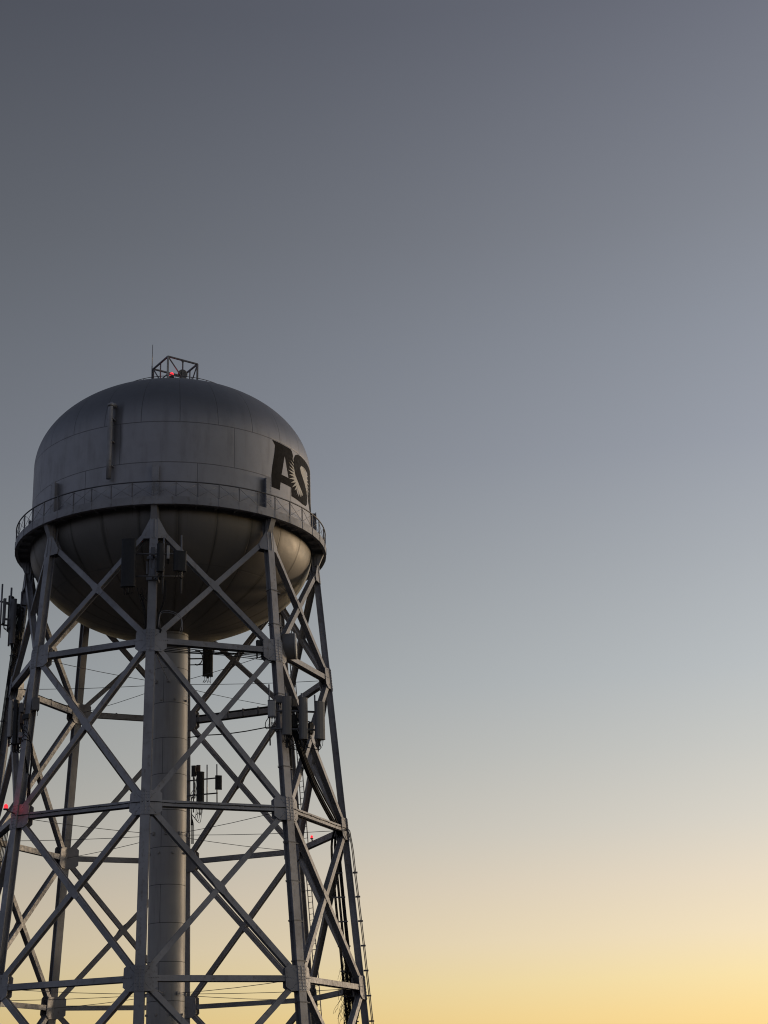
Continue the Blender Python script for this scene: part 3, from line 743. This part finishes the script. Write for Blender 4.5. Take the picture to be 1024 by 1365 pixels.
cps += [smooth([(1.3 + .1 * k, 7.6, 19.5), (1.4, 7.7, 19.0 - .2 * k), (1.2 + .1 * k, 7.8, 18.6), leg(4, 18.3, -.2, -.3), leg(4, 17, -.2, -.28 - .03 * k)]) for k in range(4)]
cable('antenna_cables', cps, .016, 'thin cables dangling from the rear frame right of the riser')

# right front leg group
b = leg(1, 19.5)
mount('pipe frame carrying tall panels outside the right front leg', [
    ('cross_pipe', (4.55, -7.15, 19.62), (7.0, -6.8, 19.62), .05), ('cross_pipe', (4.65, -7.2, 18.75), (7.05, -6.85, 18.75), .05),
    ('mast_pipe', (4.62, -7.0, 18.0), (4.58, -7.0, 20.9), .035), ('mast_pipe', (5.40, -6.95, 17.9), (5.38, -6.95, 20.5), .05), ('mast_pipe', (6.15, -6.9, 17.9), (6.12, -6.9, 20.5), .05), ('mast_pipe', (6.78, -6.8, 18.1), (6.74, -6.8, 20.45), .04),
    ('standoff', (5.12, -6.45, 19.62), (5.2, -7.1, 19.62), .06), ('standoff', (5.2, -6.5, 18.75), (5.25, -7.1, 18.75), .06), ('standoff', (5.15, -6.5, 19.62), (6.6, -6.85, 19.1), .035)], b)
panel((4.70, -7.15, 19.70), .38, .20, .80, rad(-8), 'short pale panel antenna left of the right front leg', WHITEBOX)
panel((5.40, -7.20, 19.36), .42, .22, 1.82, rad(18), 'tall grey panel antenna in front of the right front leg', RADOME)
panel((6.19, -7.12, 19.24), .40, .22, 1.96, rad(30), 'tall grey panel antenna just right of the right front leg', RADOME)
panel((6.96, -7.0, 19.18), .50, .20, 1.78, rad(30), 'wide grey panel antenna, outermost on the right front frame', RADOME)
unit((5.05, -6.75, 20.25), (.30, .22, .36), rad(10), 'small grey radio box clamped to the right front leg above the panels', RADOME)
unit((5.75, -6.75, 20.05), (.30, .22, .42), rad(35), 'dark radio box between the two tall right panels', RADOME_D)
unit((5.78, -6.75, 19.2), (.28, .24, .6), rad(25), 'dark radio box behind the tall right panels', RADOME_D)
unit((6.55, -6.6, 18.9), (.24, .2, .5), rad(35), 'small dark radio box near the widest right panel', RADOME_D)
cps = []
for k in range(9):
    x0 = random.choice((5.4, 5.5, 6.15, 6.25, 6.9)); cps.append(smooth([(x0 + random.uniform(-.1, .1), -7.0, 18.35), (x0 + random.uniform(-.1, .15), -6.95, 17.9 + random.uniform(-.15, .15)), (5.9 + random.uniform(-.2, .4), -6.6, 18.1 + random.uniform(-.3, .3)), (5.65 + random.uniform(-.1, .2), -6.45, 18.9 + random.uniform(-.3, .3)), leg(1, 18.0, -.1, .34 + .03 * k), leg(1, 17, -.1, .34 + .03 * k)], 5))
for k in range(8):
    cps.append(smooth([(5.7 + random.uniform(-.1, .2), -6.8, 19.9), (5.8 + random.uniform(-.15, .3), -6.75, 19.5 + random.uniform(-.2, .2)), (5.75 + random.uniform(-.1, .3), -6.65, 18.9 + random.uniform(-.2, .2)), (5.9 + random.uniform(-.2, .3), -6.6, 18.3)], 5))
cps.append(smooth([(4.62, -7.0, 19.4), (4.42, -6.95, 19.1), (4.45, -6.95, 18.8), (4.75, -6.8, 18.9), leg(1, 18.6, 0, -.3)]))
cable('antenna_cables', cps, .02, 'tangle of black cables behind the tall panels on the right front leg')
# drum dish
da = V((1, -.13, .03)).normalized(); dc = V((5.36, -5.42, 23.18))
dish = thing('dish_antenna', leg(1, 23.2, -.2, .3), 'drum-shaped microwave dish facing right beside the upper joint of the right front leg', 'dish antenna')
s = MB(); s.lathe([(.20, -.22), (.5, -.10), (.62, .02), (.635, .05), (.635, .60), (.625, .62)], 40, center=dc, axis=da); s.build('shroud', RADOME, dish)
s = MB(); s.lathe([(.645, .58), (.645, .645), (.60, .665), (.3, .685), (0, .69)], 40, center=dc, axis=da); s.build('radome', WHITEBOX, dish)
s = MB(); s.tube([leg(1, 23.2, -.1, .1), dc + da * -.2], .07, 10); s.tube([dc + V((-.15, .1, -.8)), dc + V((-.15, .1, .8))], .055, 10); s.build('bracket', DARKSTEEL, dish)
# bundle along the right front leg
ls = (.30, .35, .40, .45)
cps = []
for k in range(6):
    cps.append([leg(1, z, -.12 - .06 * (k % 3), .27 + .045 * k) for z in (26.3 if k < 3 else 18.3, 22.0 if k < 3 else 16.0, 18.0 if k < 3 else 14.0, 10, 5, .4)])
t = cable('cable_run', cps, .024, 'bundle of cables strapped down the inner side of the right front leg')
for z in [1.3 + 1.75 * q for q in range(15)]:
    if min(abs(z - l) for l in LV) < .75: continue
    s = MB(); a1 = PH0 + rad(45); k = 1 if z > 15 else 2 if z > 7.5 else 3
    wv, dv = .405 + .008 * k, .335
    ax = (leg(1, z + .5) - leg(1, z - .5)).normalized(); nn = azv(a1); nn = (nn - ax * nn.dot(ax)).normalized()
    s.box(leg(1, z) + nn * (dv / 2 + .012), (azt(a1), nn, ax), (wv + .06, .02, .05)); s.box(leg(1, z) + azt(a1) * (-wv / 2 - .015), (azt(a1), nn, ax), (.02, dv + .05, .05)); s.box(leg(1, z) - azt(a1) * (wv / 2 + .10), (azt(a1), nn, ax), (.2, .03, .03))
    s.box(leg(1, z, -.13, .40), (azt(a1), nn, ax), (.36, .2, .045))
    s.build('strap', DARKSTEEL, t)
# cables sagging along the back of the right face to the right leg
cps = []
for k in range(11):
    o = V((random.uniform(-.13, .13), random.uniform(-.13, .13), random.uniform(-.24, .24)))
    cps.append(smooth([V((5.75, -6.4, 19.0)) + o * .6, V((6.12, -5.9, 18.05)) + o, V((6.72, -4.7, 16.95)) + o, V((7.40, -3.3, 16.05)) + o, V((7.98, -2.1, 15.4)) + o, V((8.38, -1.35, 14.9)) + o * .6], 5))
cable('cable_run', cps, .042, 'thick sagging cable bundle slung from the right panels across to the rightmost leg')
# rightmost leg: cables outside and inside
aR = PH0 + rad(90)
cps = [smooth([(8.42 + .05 * k, -1.35, 15.0), (8.75 + .05 * k, -1.5, 14.95 + .06 * k), leg(2, 14.6 + .05 * k, .24 + .05 * k, -.3), *[leg(2, z, .27 + .03 * (z < 12) + .065 * k, -.10 + .06 * (k % 2)) for z in (14.0, 13.2, 10, 6, 3, .3)]], 4) for k in range(2)]
cable('cable_run', cps, .023, 'cables looping over and down the outer side of the rightmost leg', mat=RODM, clamps=
      [(leg(2, z, .30), (azt(aR), azv(aR), (0, 0, 1)), (.26, .24, .06)) for z in [13.0 - 1.16 * q for q in range(11)]])
cps = []
for k in range(7):
    d = (-.36, -.42, -.47, -.57, -.63, -.76, -.82)[k]
    cps.append(smooth([(8.35 - .03 * k, -1.2, 15.2), leg(2, 14.3, d * .9, .05 * (k % 2)), leg(2, 12, d, .05 * (k % 2)), leg(2, 9, d - .03, .05 * (k % 2)), leg(2, 5, d - .08, .05 * (k % 2)), leg(2, .3, d - .1, .05 * (k % 2))], 4))
cable('cable_run', cps, .031, 'row of cables hanging down the inner side of the rightmost leg',
      [(leg(2, z, -.62), (azt(aR), azv(aR), (0, 0, 1)), (.12, .62, .06)) for z in [13.0 - 1.16 * q for q in range(11)]])
# ladder on the far right leg
lad = thing('ladder', leg(3, .1, .2, -.54), 'narrow steel ladder up the far right leg behind the right front leg', 'ladder')
s0, s1 = -.70, -.38
a3 = PH0 + rad(135)
for sd in (s0, s1):
    MB().tube([leg(3, z, .15, sd) for z in (.1, 8, 16, 27)], .028, 6).build('rail', PIPE_GALV, lad)
zz = .4
k = 0
while zz < 27 and k < 90:
    MB().tube([leg(3, zz, .15, s0), leg(3, zz, .15, s1)], .016, 5).build('rung', PIPE_GALV, lad); zz += .30; k += 1
for z in (2.5, 5.5, 10, 13, 17.5, 20.5, 24.5):
    s = MB(); s.bar(leg(3, z, .05, -.1), leg(3, z, .13, s0), .05, .03, (0, 0, 1)); s.build('bracket', DARKSTEEL, lad)
# cable tray on the rear strut and the left strut
def on_strut(i, h, t, dz, out=0.0):
    p = leg(i, h).lerp(leg(i + 1, h), t); n_, u_, v_ = facing(i); return p + n_ * out + V((0, 0, dz))
ax3 = facing(3)
cable('cable_run', [[on_strut(3, 22.709, t, .19 + .05 * (k % 2), -.1 + .08 * k) for t in (.04, .3, .6, .96)] for k in range(3)] + [[on_strut(3, 22.709, t, -.19, -.08 + .1 * k) for t in (.04, .3, .6, .96)] for k in range(2)], .03,
      'cables strapped along the rear strut right of the riser', [(on_strut(3, 22.709, t, .08), (ax3[1], ax3[0], (0, 0, 1)), (.07, .36, .42)) for t in (.12, .27, .42, .57, .72, .87)])
cable('conduit', [[on_strut(3, 21.75, t, .05 * math.sin(t * 9), -.15) for t in (.03, .2, .4, .6, .8, .97)]], .03, 'single dark conduit slung below the rear strut right of the riser')
ax5 = facing(5)
cable('cable_run', [smooth([on_strut(5, 22.709, t, .17 + .03 * k + .02 * math.sin(7 * t + k), -.14 + .09 * k) for t in (.04, .25, .5, .75, .96)], 4) for k in range(4)], .028,
      'cables lying along the upper left rear strut', [(on_strut(5, 22.709, t, .07), (ax5[1], ax5[0], (0, 0, 1)), (.06, .34, .34)) for t in (.2, .45, .7)])
ax4 = facing(4)
cable('cable_run', [[on_strut(4, 22.709, t, .16, -.05 + .07 * k) for t in (.04, .35, .65, .96)] for k in range(2)], .022,
      'pair of cables clipped along the rear strut left of the riser', [(on_strut(4, 22.709, t, .09), (ax4[1], ax4[0], (0, 0, 1)), (.06, .24, .24)) for t in (.15, .4, .65)])
# a bent hook hanging from it
hk = cable('hook', [smooth([on_strut(4, 22.709, .23, -.12), on_strut(4, 22.709, .23, -.6), on_strut(4, 22.709, .225, -.86), on_strut(4, 22.709, .24, -.84)], 4)], .028, 'short steel hook hanging below the rear strut left of the riser', cat='hook', group='hooks', mat=PIPE_GALV)
# cable on the face of the middle struts
for i, lab in ((7, 'thin cable clipped along the middle strut left of the front leg'), (0, 'thin cable clipped along the middle strut right of the front leg'), (1, 'thin cable clipped along the middle strut of the right face')):
    n_, u_, v_ = facing(i)
    pth = [on_strut(i, 15.072, t, .02 + .012 * math.sin(t * 23), .18 if .12 < t < .88 else .225) for t in [q / 16 for q in range(17)]]
    cable('cable_run', [pth] + ([[p + V((0, 0, -.20)) - n_ * .02 for p in pth[1:-1]]] if i == 1 else []), .016, lab, [(on_strut(i, 15.072, t, .02, .175), (u_, n_, v_), (.05, .04, .07)) for t in (.2, .35, .5, .65, .8)])
n_, u_, v_ = facing(0)
cable('cable_run', [[on_strut(0, 22.709, t, -.2 - .06 * k + .03 * math.sin(9 * t + k), -.12) for t in [.1 + .08 * q for q in range(11)]] for k in range(4)], .02,
      'cables slung beneath the upper strut right of the front leg', [(on_strut(0, 22.709, t, -.22, -.12), (u_, n_, v_), (.05, .1, .24)) for t in (.3, .5, .7, .85)])
unit(on_strut(0, 22.709, .86, .32, .0), (.26, .2, .32), rad(20), 'small radio box on the upper strut beside the right front leg', RADOME_D)
# twig tangle by the right leg
tw = MB()
for k in range(190):
    x, y, z = 8.60 + random.gauss(0, .06), -1.0 + random.gauss(0, .06), random.uniform(6.0, 9.3)
    pts = [V((x, y, z))]; ln = random.randint(5, 9); dx, dy = random.gauss(0, .035), random.gauss(0, .035)
    sp = .5 + (9.6 - z) * .22
    for q in range(ln):
        x += dx * sp + random.gauss(0, .03); y += dy * sp + random.gauss(0, .03); z -= random.uniform(.08, .22); pts.append(V((x, y, z)))
    tw.tube(pts, .010, 4)
tag(tw.build('hanging_twigs', TWIG), 'feathery dark tangle of twigs hanging among cables by the rightmost leg', 'twigs')
